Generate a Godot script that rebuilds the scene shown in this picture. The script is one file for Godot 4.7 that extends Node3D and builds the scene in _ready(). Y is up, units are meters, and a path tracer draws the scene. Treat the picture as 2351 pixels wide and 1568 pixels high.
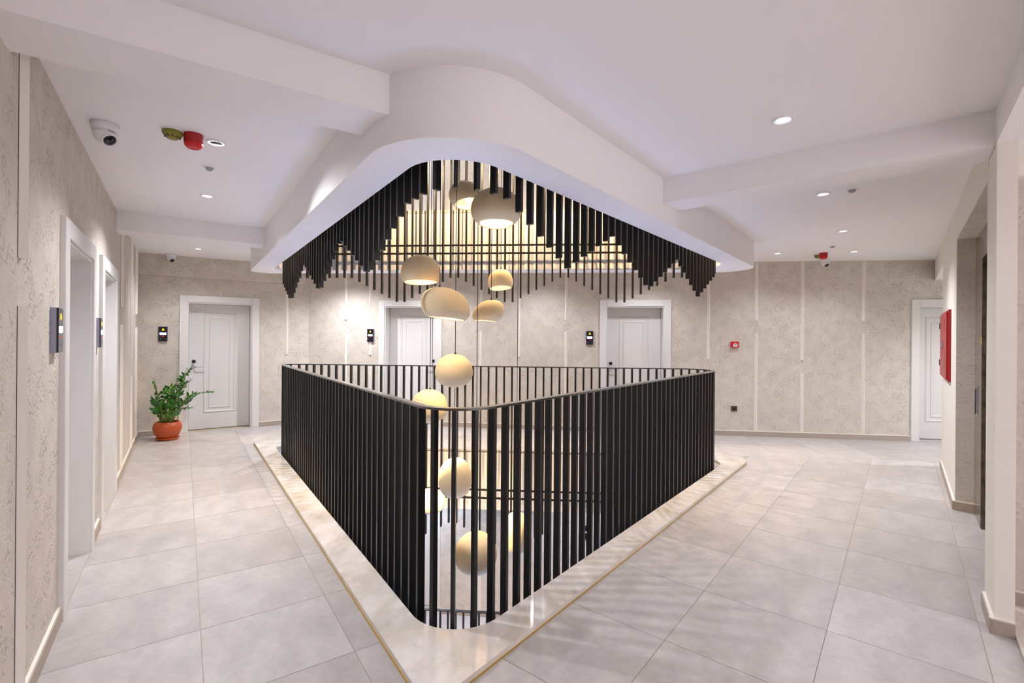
extends Node3D
# Hotel landing round a triangular stairwell void with slatted railings, blob pendants and white doors.
# Plan coordinates are (X to the right, Z away from the camera); world = (X, y, -Z).

const AL := -34.137    # bearing of the left side (degrees from straight ahead, clockwise)
const AR := 38.882     # bearing of the right side
const AP := 55.863     # bearing of the short back wall on the left
const AB := 97.185     # bearing of the long back wall
const AV := 94.2       # bearing of the void's back edge
const AW := -34.44     # bearing of the left wall
const CEIL := 2.62
const DROP := 2.31
const BEAM := 2.44
const STOREY := 3.04
const EYE := 1.45
const LAMP := Color(0.96, 0.965, 0.98)

var M := {}
var used := {}
var rng := RandomNumberGenerator.new()
var msh := {}

func _ready():
	# ---- camera -------------------------------------------------------------
	var cam := Camera3D.new()
	cam.name = "camera"
	cam.projection = Camera3D.PROJECTION_FRUSTUM
	cam.near = 0.05
	cam.far = 60.0
	cam.size = 0.05 * 2.0 * 784.0 / 1111.6
	cam.frustum_offset = Vector2(0, -0.05 * 8.27 / 1111.6)
	cam.position = Vector3(0, EYE, 0)
	cam.rotation = Vector3(0, 0, 0.0075)
	add_child(cam)
	cam.current = true
	# ---- environment ---------------------------------------------------------
	var env := Environment.new()
	env.background_mode = Environment.BG_COLOR
	env.background_color = Color(0.55, 0.62, 0.75)
	env.tonemap_mode = Environment.TONE_MAPPER_LINEAR
	env.tonemap_exposure = 1.07
	env.sdfgi_enabled = true
	env.ssao_enabled = true
	env.ssil_enabled = true
	var we := WorldEnvironment.new()
	we.name = "environment"
	we.environment = env
	add_child(we)
	rng.seed = 7
	materials()
	lamps()
	shell()
	floors()
	void_edge()
	doors()
	railings()
	pendants()
	fittings()
	plant(P2(-0.18, 8.264, AL))

# ================================================================ helpers
func along_v(az) -> Vector2: return Vector2(sin(deg_to_rad(az)), cos(deg_to_rad(az)))
func off_v(az) -> Vector2: return Vector2(cos(deg_to_rad(az)), -sin(deg_to_rad(az)))
func P2(off, al, az) -> Vector2: return off_v(az) * off + along_v(az) * al
func V3(p: Vector2, y := 0.0) -> Vector3: return Vector3(p.x, y, -p.y)

# a transform on a wall: x runs along the wall to the right as one faces it, z comes out of it
func on_wall(off, al, az, y := 0.0, flip := false) -> Transform3D:
	var a := along_v(az)
	var x := Vector3(a.x, 0, -a.y) * (-1.0 if flip else 1.0)
	return Transform3D(Basis(x, Vector3.UP, x.cross(Vector3.UP)), V3(P2(off, al, az), y))

func isect(o1, a1, o2, a2) -> Vector2:
	var n1 := off_v(a1)
	var n2 := off_v(a2)
	var d := n1.x * n2.y - n1.y * n2.x
	return Vector2((o1 * n2.y - o2 * n1.y) / d, (n1.x * o2 - n2.x * o1) / d)

# rounded triangle, anticlockwise seen from above: right corner, left corner, near corner
func tri_path(l, r, b, rad: Array, n := 20) -> PackedVector2Array:
	var c := [isect(l, AL, r, AR), isect(r, AR, b, AV), isect(l, AL, b, AV)]
	var out := PackedVector2Array()
	for i in 3:
		var q: Vector2 = c[i]
		var u: Vector2 = (c[(i + 2) % 3] - q).normalized()
		var v: Vector2 = (c[(i + 1) % 3] - q).normalized()
		var th := acos(u.dot(v))
		var cen: Vector2 = q + (u + v).normalized() * rad[i] / sin(th / 2.0)
		var t: float = rad[i] / tan(th / 2.0)
		var a0 := (q + u * t - cen).angle()
		var da := wrapf((q + v * t - cen).angle() - a0, -PI, PI)
		for k in n + 1:
			out.append(cen + Vector2.from_angle(a0 + da * k / n) * rad[i])
	return out

func numbered(called: String) -> String:
	used[called] = used.get(called, -1) + 1
	return called if used[called] == 0 else "%s_%03d" % [called, used[called]]

func tag(o: Node3D, label: String, category := "", group := "", kind := "") -> Node3D:
	o.set_meta("label", label)
	if category: o.set_meta("category", category)
	if group: o.set_meta("group", group)
	if kind: o.set_meta("kind", kind)
	return o

func base(called: String, label: String, category: String, tr: Transform3D, group := "") -> Node3D:
	var o := Node3D.new()
	o.name = numbered(called)
	add_child(o)
	o.transform = tr
	return tag(o, label, category, group)

func put(called: String, mesh: Mesh, mat: Material, parent: Node = null, tr := Transform3D()) -> MeshInstance3D:
	var o := MeshInstance3D.new()
	o.mesh = mesh
	o.material_override = mat
	o.cast_shadow = GeometryInstance3D.SHADOW_CASTING_SETTING_ON
	o.transform = tr
	if parent == null:
		o.name = numbered(called)
		add_child(o)
	else:
		o.name = called
		parent.add_child(o, true)
	return o

func struct(called: String, mesh: Mesh, mat: Material, label: String, tr := Transform3D()) -> MeshInstance3D:
	var o := put(called, mesh, mat, null, tr)
	o.set_meta("kind", "structure")
	o.set_meta("label", label)
	return o

class MB:
	var st := SurfaceTool.new()
	func _init():
		st.begin(Mesh.PRIMITIVE_TRIANGLES)
		st.set_smooth_group(-1)
	func smooth(on := true): st.set_smooth_group(0 if on else -1)
	func tri(a: Vector3, b: Vector3, c: Vector3):    # anticlockwise from outside
		st.add_vertex(a); st.add_vertex(c); st.add_vertex(b)
	func quad(a: Vector3, b: Vector3, c: Vector3, d: Vector3):
		tri(a, b, c); tri(a, c, d)
	func box(lo: Vector3, hi: Vector3):
		var p := func(i): return Vector3(hi.x if i & 1 else lo.x, hi.y if i & 2 else lo.y, hi.z if i & 4 else lo.z)
		for f in [[4, 5, 7, 6], [1, 0, 2, 3], [5, 1, 3, 7], [0, 4, 6, 2], [6, 7, 3, 2], [0, 1, 5, 4]]:
			quad(p.call(f[0]), p.call(f[1]), p.call(f[2]), p.call(f[3]))
	# box with chamfered vertical and front edges, front = +z
	func slab(lo: Vector3, hi: Vector3, c: float):
		loops([[Vector2(lo.x, lo.y), Vector2(hi.x, hi.y), lo.z], [Vector2(lo.x, lo.y), Vector2(hi.x, hi.y), hi.z - c], [Vector2(lo.x + c, lo.y + c), Vector2(hi.x - c, hi.y - c), hi.z]], true)
	# nested rectangles (lo, hi, z) joined to one another
	func loops(r: Array, close := false):
		for i in r.size() - 1:
			var a := rect(r[i])
			var b := rect(r[i + 1])
			for k in 4:
				quad(a[k], a[(k + 1) % 4], b[(k + 1) % 4], b[k])
		if close:
			var e := rect(r[-1])
			quad(e[0], e[1], e[2], e[3])
			var s := rect(r[0])
			quad(s[3], s[2], s[1], s[0])
	func rect(q: Array) -> Array:
		return [Vector3(q[0].x, q[0].y, q[2]), Vector3(q[1].x, q[0].y, q[2]), Vector3(q[1].x, q[1].y, q[2]), Vector3(q[0].x, q[1].y, q[2])]
	# polygon in plan (X, Z) between two heights
	func prism(poly: PackedVector2Array, y0: float, y1: float):
		if Geometry2D.is_polygon_clockwise(poly):
			poly = poly.duplicate(); poly.reverse()
		var t := Geometry2D.triangulate_polygon(poly)
		var v := func(p: Vector2, y: float): return Vector3(p.x, y, -p.y)
		for i in range(0, t.size(), 3):
			var q := [poly[t[i]], poly[t[i + 1]], poly[t[i + 2]]]
			if (q[1] - q[0]).cross(q[2] - q[0]) < 0: q = [q[0], q[2], q[1]]
			tri(v.call(q[0], y1), v.call(q[1], y1), v.call(q[2], y1))
			tri(v.call(q[2], y0), v.call(q[1], y0), v.call(q[0], y0))
		for i in poly.size():
			var p := poly[i]
			var q := poly[(i + 1) % poly.size()]
			quad(v.call(p, y0), v.call(q, y0), v.call(q, y1), v.call(p, y1))
	# ring between two paths with equal counts, both anticlockwise
	func ring(o: PackedVector2Array, i: PackedVector2Array, y0: float, y1: float, from := 0, to := -1):
		var v := func(p: Vector2, y: float): return Vector3(p.x, y, -p.y)
		var n := o.size()
		var last := n if to < 0 else to
		for k in range(from, last):
			var a := k % n
			var b := (k + 1) % n
			quad(v.call(o[a], y1), v.call(o[b], y1), v.call(i[b], y1), v.call(i[a], y1))
			quad(v.call(i[a], y0), v.call(i[b], y0), v.call(o[b], y0), v.call(o[a], y0))
			quad(v.call(o[a], y0), v.call(o[b], y0), v.call(o[b], y1), v.call(o[a], y1))
			quad(v.call(i[b], y0), v.call(i[a], y0), v.call(i[a], y1), v.call(i[b], y1))
		if to >= 0:
			for e in [from, to]:
				var k: int = e % n
				quad(v.call(o[k], y0), v.call(o[k], y1), v.call(i[k], y1), v.call(i[k], y0))
	# profile of (radius, y) turned about y
	func lathe(prof: Array, n := 24, at := Vector3.ZERO):
		for i in prof.size() - 1:
			var p: Vector2 = prof[i]
			var q: Vector2 = prof[i + 1]
			for k in n:
				var a := TAU * k / n
				var b := TAU * (k + 1) / n
				var f := func(w: Vector2, t: float): return at + Vector3(w.x * cos(t), w.y, -w.x * sin(t))
				if p.x > 1e-6: tri(f.call(p, a), f.call(p, b), f.call(q, b))
				if q.x > 1e-6: tri(f.call(p, a), f.call(q, b), f.call(q, a))
	func tube(pts: Array, rad: Array, n := 8):
		var prev := []
		for i in pts.size():
			var d: Vector3 = (pts[mini(i + 1, pts.size() - 1)] - pts[maxi(i - 1, 0)]).normalized()
			var s := d.cross(Vector3(0.13, 0.2, 0.97)).normalized()
			var t := d.cross(s)
			var cur := []
			for k in n:
				cur.append(pts[i] + (s * cos(TAU * k / n) + t * sin(TAU * k / n)) * rad[i])
			if i:
				for k in n: quad(prev[k], prev[(k + 1) % n], cur[(k + 1) % n], cur[k])
			else:
				for k in range(1, n - 1): tri(cur[0], cur[k + 1], cur[k])
			prev = cur
		for k in range(1, n - 1): tri(prev[0], prev[k], prev[k + 1])
	func mesh() -> ArrayMesh:
		st.generate_normals()
		return st.commit()

func box_mesh(lo: Vector3, hi: Vector3, c := 0.0) -> ArrayMesh:
	var b := MB.new()
	if c > 0.0: b.slab(lo, hi, c)
	else: b.box(lo, hi)
	return b.mesh()

func frame_poly(o0, o1, a0, a1, az) -> PackedVector2Array:
	return PackedVector2Array([P2(o0, a0, az), P2(o1, a0, az), P2(o1, a1, az), P2(o0, a1, az)])

# ================================================================ materials
func noise(freq: float, seed_: int, oct := 4, kind := FastNoiseLite.TYPE_SIMPLEX_SMOOTH) -> FastNoiseLite:
	var n := FastNoiseLite.new()
	n.noise_type = kind
	n.frequency = freq
	n.seed = seed_
	n.fractal_octaves = oct
	if oct < 2: n.fractal_type = FastNoiseLite.FRACTAL_NONE
	return n

func gray(freq: float, seed_: int, oct: int, size: int, stretch := Vector2i(1, 1)) -> PackedByteArray:
	var im := noise(freq, seed_, oct).get_seamless_image(size / stretch.x, size / stretch.y)
	im.convert(Image.FORMAT_L8)
	if stretch != Vector2i(1, 1): im.resize(size, size, Image.INTERPOLATE_CUBIC)
	return im.get_data()

func mat(called: String, c: Color, rough := 0.6, metal := 0.0, spec := 0.5) -> StandardMaterial3D:
	var m := StandardMaterial3D.new()
	m.resource_name = called
	m.albedo_color = c
	m.roughness = rough
	m.metallic = metal
	m.metallic_specular = spec
	M[called] = m
	return m

func glow(called: String, c: Color, e: float) -> StandardMaterial3D:
	var m := mat(called, Color(0.02, 0.02, 0.02).lerp(c, 0.3), 0.5)
	m.emission_enabled = true
	m.emission = c
	m.emission_energy_multiplier = e
	return m

func tex(size: int, rgb: PackedByteArray) -> ImageTexture:
	return ImageTexture.create_from_image(Image.create_from_data(size, size, false, Image.FORMAT_RGB8, rgb))

func tex_l(size: int, l: PackedByteArray) -> ImageTexture:
	return ImageTexture.create_from_image(Image.create_from_data(size, size, false, Image.FORMAT_L8, l))

func triplanar(m: StandardMaterial3D, scale: float, off := Vector3.ZERO):
	m.uv1_triplanar = true
	m.uv1_scale = Vector3.ONE * scale
	m.uv1_offset = off

func materials():
	var S := 1024
	# plaster: short horizontal pits, faint vertical trowel streaks, cloudy tone
	var a := gray(0.006, 11, 4, S)
	var b := gray(0.045, 12, 3, S)
	var c := gray(0.05, 13, 3, S, Vector2i(1, 4))
	var d := gray(0.09, 14, 2, S)
	var area := gray(0.008, 15, 2, S)
	var alb := PackedByteArray(); alb.resize(S * S * 3)
	var hgt := PackedByteArray(); hgt.resize(S * S)
	for i in S * S:
		var rough := smoothstep(0.35, 0.75, area[i] / 255.0)
		var pit := smoothstep(0.56, 0.68, b[i] / 255.0) * rough
		var h := 0.62 - 0.40 * pit + 0.08 * (c[i] / 255.0 - 0.5) + 0.14 * (d[i] / 255.0 - 0.5)
		hgt[i] = clampi(int(h * 255.0), 0, 255)
		var t := 0.93 + 0.06 * (a[i] / 255.0 - 0.5) + 0.045 * (c[i] / 255.0 - 0.5) - 0.05 * pit
		alb[i * 3] = clampi(int(t * 225.0), 0, 255)
		alb[i * 3 + 1] = clampi(int(t * 216.0), 0, 255)
		alb[i * 3 + 2] = clampi(int((t - 0.03 * (c[i] / 255.0 - 0.4)) * 207.0), 0, 255)
	var m := mat("plaster", Color.WHITE, 0.9, 0.0, 0.3)
	m.albedo_texture = tex(S, alb)
	m.heightmap_enabled = true
	m.heightmap_texture = tex_l(S, hgt)
	m.heightmap_scale = 0.95
	triplanar(m, 0.62)
	# porcelain floor tile: cloudy warm grey with tiny dark specks
	a = gray(0.008, 21, 5, S, Vector2i(1, 2))
	b = gray(0.10, 22, 2, S)
	c = gray(0.03, 23, 4, S)
	for i in S * S:
		var speck := smoothstep(0.80, 0.90, b[i] / 255.0) * smoothstep(0.5, 0.75, c[i] / 255.0)
		var t := 0.96 + 0.11 * (a[i] / 255.0 - 0.5) + 0.07 * (c[i] / 255.0 - 0.5) - 0.22 * speck
		alb[i * 3] = clampi(int(t * 197.0), 0, 255)
		alb[i * 3 + 1] = clampi(int(t * 192.0), 0, 255)
		alb[i * 3 + 2] = clampi(int(t * 192.0), 0, 255)
	var tile_tex := tex(S, alb)
	for k in 4:
		m = mat("tile_%d" % k, Color(0.985, 0.985, 0.985).lerp(Color(0.94, 0.935, 0.93), k / 3.0), 0.34, 0.0, 0.5)
		m.albedo_texture = tile_tex
		triplanar(m, 0.55, Vector3(0.37, 0.21, 0.53) * k)
	# cream marble: folded veins
	a = gray(0.007, 31, 5, S)
	b = gray(0.012, 32, 4, S, Vector2i(1, 2))
	c = gray(0.05, 33, 3, S, Vector2i(1, 4))
	for i in S * S:
		var v: float = absf(sin((a[i] / 255.0) * 9.0 + (b[i] / 255.0) * 4.0))
		var vein := pow(1.0 - v, 4.0) * 0.6
		var cloud: float = b[i] / 255.0
		var streak := smoothstep(0.5, 0.85, c[i] / 255.0) * 0.15
		var t := 0.96 + 0.16 * (cloud - 0.5) + 0.12 * (a[i] / 255.0 - 0.5) - 0.05 * vein - 0.07 * streak
		var warm := 0.03 * vein + 0.03 * streak + 0.028 * smoothstep(0.6, 0.25, cloud)
		alb[i * 3] = clampi(int(t * 225.0), 0, 255)
		alb[i * 3 + 1] = clampi(int((t - warm * 0.5) * 219.0), 0, 255)
		alb[i * 3 + 2] = clampi(int((t - warm * 1.6) * 216.0), 0, 255)
	m = mat("marble", Color.WHITE, 0.12, 0.0, 0.5)
	m.albedo_texture = tex(S, alb)
	triplanar(m, 0.33)
	# smooth painted plaster for ceilings and bulkheads
	m = mat("paint", Color(0.955, 0.945, 0.95), 0.85, 0.0, 0.3)
	m = mat("wall_white", Color(0.93, 0.91, 0.88), 0.7, 0.0, 0.3)
	# dark marble of the lift surround
	var dk := PackedByteArray(); dk.resize(S * S * 3)
	for i in S * S:
		var v2: float = pow(1.0 - absf(sin((a[i] / 255.0) * 16.0 + (c[i] / 255.0) * 3.0)), 8.0)
		var t2 := 0.75 + 0.6 * (b[i] / 255.0 - 0.5) + 0.5 * v2
		dk[i * 3] = clampi(int(t2 * 118.0), 0, 255)
		dk[i * 3 + 1] = clampi(int(t2 * 105.0), 0, 255)
		dk[i * 3 + 2] = clampi(int(t2 * 93.0), 0, 255)
	m = mat("dark_marble", Color.WHITE, 0.25)
	m.albedo_texture = tex(S, dk)
	triplanar(m, 1.2)
	# fired clay of the lamp shades
	m = mat("clay", Color(0.91, 0.83, 0.68), 0.75, 0.0, 0.3)
	mat("grout", Color(0.72, 0.66, 0.56), 0.9)
	mat("brass", Color(0.83, 0.70, 0.42), 0.3, 0.9)
	mat("curb_side", Color(0.80, 0.76, 0.70), 0.25)
	mat("skirting", Color(0.68, 0.625, 0.58), 0.45)
	mat("caulk", Color(0.93, 0.91, 0.88), 0.7)
	mat("lacquer", Color(0.88, 0.872, 0.868), 0.32)
	mat("batten_paint", Color(0.93, 0.905, 0.88), 0.6)
	mat("black_steel", Color(0.075, 0.072, 0.075), 0.34, 0.0, 0.5)
	m = mat("rail_steel", Color(0.12, 0.115, 0.11), 0.3, 0.0, 0.6)
	m.clearcoat_enabled = true
	m.clearcoat = 1.0
	m.clearcoat_roughness = 0.18
	mat("steel", Color(0.70, 0.66, 0.61), 0.22, 0.85)
	mat("chrome", Color(0.80, 0.82, 0.86), 0.15, 1.0)
	mat("black_plastic", Color(0.05, 0.05, 0.055), 0.35)
	mat("keypad_glass", Color(0.05, 0.055, 0.12), 0.12)
	mat("keypad_body", Color(0.60, 0.60, 0.68), 0.4, 0.4)
	mat("white_plastic", Color(0.92, 0.91, 0.92), 0.4)
	mat("grey_plastic", Color(0.62, 0.61, 0.63), 0.4)
	mat("olive_plastic", Color(0.50, 0.48, 0.14), 0.4)
	mat("red_plastic", Color(0.80, 0.06, 0.07), 0.35)
	mat("red_paint", Color(0.66, 0.07, 0.09), 0.35)
	mat("socket_brown", Color(0.30, 0.25, 0.22), 0.35)
	mat("cable_black", Color(0.12, 0.10, 0.08), 0.5)
	mat("terracotta", Color(0.70, 0.31, 0.15), 0.38)
	mat("soil", Color(0.16, 0.11, 0.08), 1.0)
	mat("stem_green", Color(0.48, 0.50, 0.24), 0.5)
	for k in 3:
		m = mat("leaf_%d" % k, [Color(0.16, 0.42, 0.10), Color(0.24, 0.52, 0.14), Color(0.11, 0.33, 0.09)][k], 0.28)
		m.backlight_enabled = true
		m.backlight = Color(0.06, 0.12, 0.02)
	glow("lamp_disc", Color(1.0, 0.99, 1.0), 9.0)
	glow("bulb_warm", Color(1.0, 0.92, 0.78), 16.0)
	glow("digits_white", Color(0.66, 0.79, 1.0), 5.0)
	glow("icon_yellow", Color(1.0, 0.72, 0.03), 2.2)
	glow("icon_red", Color(1.0, 0.12, 0.12), 2.0)
	glow("icon_grey", Color(0.45, 0.5, 0.65), 0.6)
	mat("lamp_well", Color(0.85, 0.85, 0.86), 0.3, 0.2)
	mat("lens_black", Color(0.04, 0.03, 0.03), 0.08)

# ================================================================ lamps
func lamp_at(p: Vector2, y: float, e: float, col: Color, called: String, aim := Vector3.DOWN):
	var s := SpotLight3D.new()
	s.name = called
	s.light_color = col
	s.light_energy = e
	s.light_size = 0.03
	s.spot_range = 12.0
	s.spot_attenuation = 2.0
	s.spot_angle = 68.0
	s.spot_angle_attenuation = 1.0
	s.shadow_enabled = true
	add_child(s, true)
	s.position = V3(p, y - 0.03)
	s.basis = Basis.looking_at(aim, Vector3(0, 0, 1) if absf(aim.y) > 0.9 else Vector3.UP)

func downlight(p: Vector2, y: float, e: float, label: String, group: String, col := LAMP, tilted := false, dark := false):
	var o := base("ceiling_spotlight", label, "ceiling light", Transform3D(Basis(), V3(p, y)), group)
	if not msh.has("trim"):
		var b := MB.new(); b.smooth()
		b.lathe([Vector2(0.040, 0.0), Vector2(0.040, -0.004), Vector2(0.044, -0.008), Vector2(0.050, -0.008), Vector2(0.056, -0.004), Vector2(0.058, 0.0)], 40)
		msh.trim = b.mesh()
		b = MB.new(); b.smooth()
		b.lathe([Vector2(0.0401, -0.006), Vector2(0.038, -0.002), Vector2(0.033, -0.001)], 40)
		msh.well = b.mesh()
		b = MB.new(); b.smooth(); b.lathe([Vector2(0.0, -0.0035), Vector2(0.030, -0.003), Vector2(0.0345, -0.0005)], 32)
		msh.disc = b.mesh()
		b = MB.new(); b.smooth()
		b.lathe([Vector2(0.034, -0.003), Vector2(0.037, -0.006), Vector2(0.0398, -0.0045)], 40)
		msh.litring = b.mesh()
	put("trim_ring", msh.trim, M.white_plastic, o)
	if dark:
		put("lamp_ring", msh.litring, M.lamp_disc, o)
		put("lamp_well", msh.disc, M.lens_black, o, Transform3D(Basis(), Vector3(0, -0.0025, 0)))
	else:
		put("reflector", msh.well, M.lamp_well, o)
		put("lamp_disc", msh.disc, M.lamp_disc, o)
	lamp_at(p, y, e, col, "spot_beam", Vector3(0.25, -1, 0.1).normalized() if tilted else Vector3.DOWN)

func lamps():
	var g := "recessed spotlights in the ceiling"
	downlight(P2(-0.5, 2.90, AR), CEIL, 0.75, "round recessed spotlight in the near ceiling on the right, before the right beam", g)
	downlight(P2(-0.5, 4.57, AR), CEIL, 2.5, "recessed spotlight just beyond the right ceiling beam, beside a small sensor", g)
	downlight(P2(-0.5, 6.24, AR), CEIL, 3.4, "recessed spotlight midway along the right corridor ceiling", g)
	downlight(P2(-0.5, 7.76, AR), CEIL, 1.0, "recessed spotlight to the right of the red siren near the long back wall", g)
	downlight(P2(-6.93, 2.73, AB), CEIL, 0.9, "recessed spotlight between the curved white bulkhead and the red siren at the back", g)
	downlight(P2(0.155, 3.44, AL), CEIL, 2.7, "swivelled dark-centred spotlight beside the red siren on the left ceiling", g, LAMP, true, true)
	downlight(P2(0.155, 4.79, AL), CEIL, 4.3, "recessed spotlight beyond the siren, before the second left beam", g)
	downlight(P2(0.155, 7.78, AL), CEIL, 1.9, "recessed spotlight above the door with the potted plant", g)
	# behind the bulkhead and behind the camera
	for q in [[1.10, 1.9, "behind the bulkhead left of the right-hand back door"], [-0.52, 2.2, "behind the bulkhead at the middle of the back wall"], [-2.15, 3.2, "behind the bulkhead before the lamp-hidden door"], [-3.6, 4.9, "behind the bulkhead at the left end of the back corridor"]]:
		downlight(P2(-6.93, q[0], AB), CEIL, q[1], "recessed spotlight " + q[2], "hidden back corridor spotlights")
	for q in [[P2(-0.5, 1.1, AR), "on the right, behind the viewer"], [P2(0.155, 1.3, AL), "before the near left beam, behind the viewer"]]:
		downlight(q[0], CEIL, 0.5, "recessed spotlight " + q[1], "spotlights behind the viewer")
	downlight(P2(1.6, 8.2, AR), CEIL, 6.0, "recessed spotlight in the side passage beyond the fire cabinet", "side passage spotlights")
	for q in [[2.7, "right"], [0.3, "middle"], [-2.2, "left"]]:
		downlight(P2(-6.93, q[0], AB), CEIL + STOREY, 4.5, "recessed spotlight of the storey above, %s one" % q[1], "spotlights of the storey above")
		downlight(P2(-6.93, q[0], AB), CEIL - STOREY, 4.4, "recessed spotlight of the storey below, %s one" % q[1], "spotlights of the storey below", Color(0.86, 0.91, 1.0))
	for q in [[Vector2(-0.9, 4.8), "left"], [Vector2(0.6, 4.6), "right"]]:
		downlight(q[0], -STOREY - 0.44, 90.0, "cool spotlight over the entrance hall two storeys down, %s one" % q[1], "hall spotlights", Color(0.62, 0.76, 1.0))
	# added unseen window beside the viewer: frame here, fill light just inside it
	var o := Node3D.new()
	o.name = "added_window_1"
	add_child(o)
	o.transform = on_wall(2.59, 3.5, AR, 0, true)
	tag(o, "added white framed window out of view to the right, put in to brighten the landing", "", "", "structure")
	for x in [0.0, 1.4, 2.8, 4.2]:
		put("added_window_frame", box_mesh(Vector3(x - 0.04, 0.3, -0.05), Vector3(x + 0.04, 2.4, 0.02)), M.lacquer, o)
	for y in [0.3, 2.4]:
		put("added_window_frame", box_mesh(Vector3(-0.04, y - 0.04, -0.05), Vector3(4.24, y + 0.04, 0.02)), M.lacquer, o)
	var a := AreaLight3D.new()  # area light added to brighten ceiling and walls, placed in the added window
	a.name = "added_fill_light"
	a.area_size = Vector2(4.1, 2.0)
	a.light_color = Color(1.0, 0.965, 0.98)
	a.light_energy = 4.6
	a.area_range = 20.0
	a.shadow_enabled = true
	add_child(a)
	a.transform = on_wall(2.59, 3.5, AR, 0, true) * Transform3D(Basis(Vector3.UP, PI), Vector3(2.1, 1.35, 0.03))

# ================================================================ room shell
# a wall in its own frame: x along, z out; openings are [x0, x1, height]
func wall_mesh(x0: float, x1: float, y0: float, y1: float, thick: float, holes: Array) -> ArrayMesh:
	var b := MB.new()
	var x := x0
	for h in holes:
		b.box(Vector3(x, y0, -thick), Vector3(h[0], y1, 0))
		b.box(Vector3(h[0], y0 + h[2], -thick), Vector3(h[1], y1, 0))
		x = h[1]
	b.box(Vector3(x, y0, -thick), Vector3(x1, y1, 0))
	return b.mesh()

func batten(parent: Node, x: float, y0: float, y1: float):
	var b := MB.new()
	var w := 0.024
	var d := 0.024
	var l := func(y): return Vector3(x - w, y, 0.0)
	var r := func(y): return Vector3(x + w, y, 0.0)
	var f := func(y): return Vector3(x, y, d)
	b.quad(l.call(y0), f.call(y0), f.call(y1), l.call(y1))
	b.quad(f.call(y0), r.call(y0), r.call(y1), f.call(y1))
	b.tri(l.call(y0), r.call(y0), f.call(y0))
	b.tri(l.call(y1), f.call(y1), r.call(y1))
	put("batten", b.mesh(), M.batten_paint, parent)

func battens(parent: Node, xs: Array, top: float, y := 0.0):
	for q in xs:     # [x, kind]: kind 0 breaks above eye height, kind 1 below it
		var lo: float = 0.955 if q[1] else 1.555
		var hi: float = 1.15 if q[1] else 1.735
		batten(parent, q[0], y + hi, y + top)
		batten(parent, q[0], y + 0.078, y + lo)

func skirting(called: String, tr: Transform3D, spans: Array, label: String, y := 0.0):
	var o := Node3D.new()
	o.name = numbered(called)
	add_child(o)
	o.transform = tr
	tag(o, label, "", "", "structure")
	for s in spans:
		put("skirting_strip", box_mesh(Vector3(s[0], y, 0), Vector3(s[1], y + 0.072, 0.018)), M.skirting, o)
		put("caulk_line", box_mesh(Vector3(s[0], y + 0.072, 0), Vector3(s[1], y + 0.079, 0.013)), M.caulk, o)

const DOORS_W := [[3.39, 4.254, 1.95], [4.829, 5.689, 1.95]]
const DOORS_P := [[0.045, 0.90, 1.95]]
const DOORS_B := [[-3.088, -2.218, 1.95], [0.512, 1.39, 1.95], [4.952, 5.81, 1.95]]
const BAT_B := [[-3.77, 0], [-3.34, 1], [-1.47, 0], [-0.86, 1], [-0.11, 0], [2.04, 1], [2.73, 0], [3.38, 1], [4.22, 0]]

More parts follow.
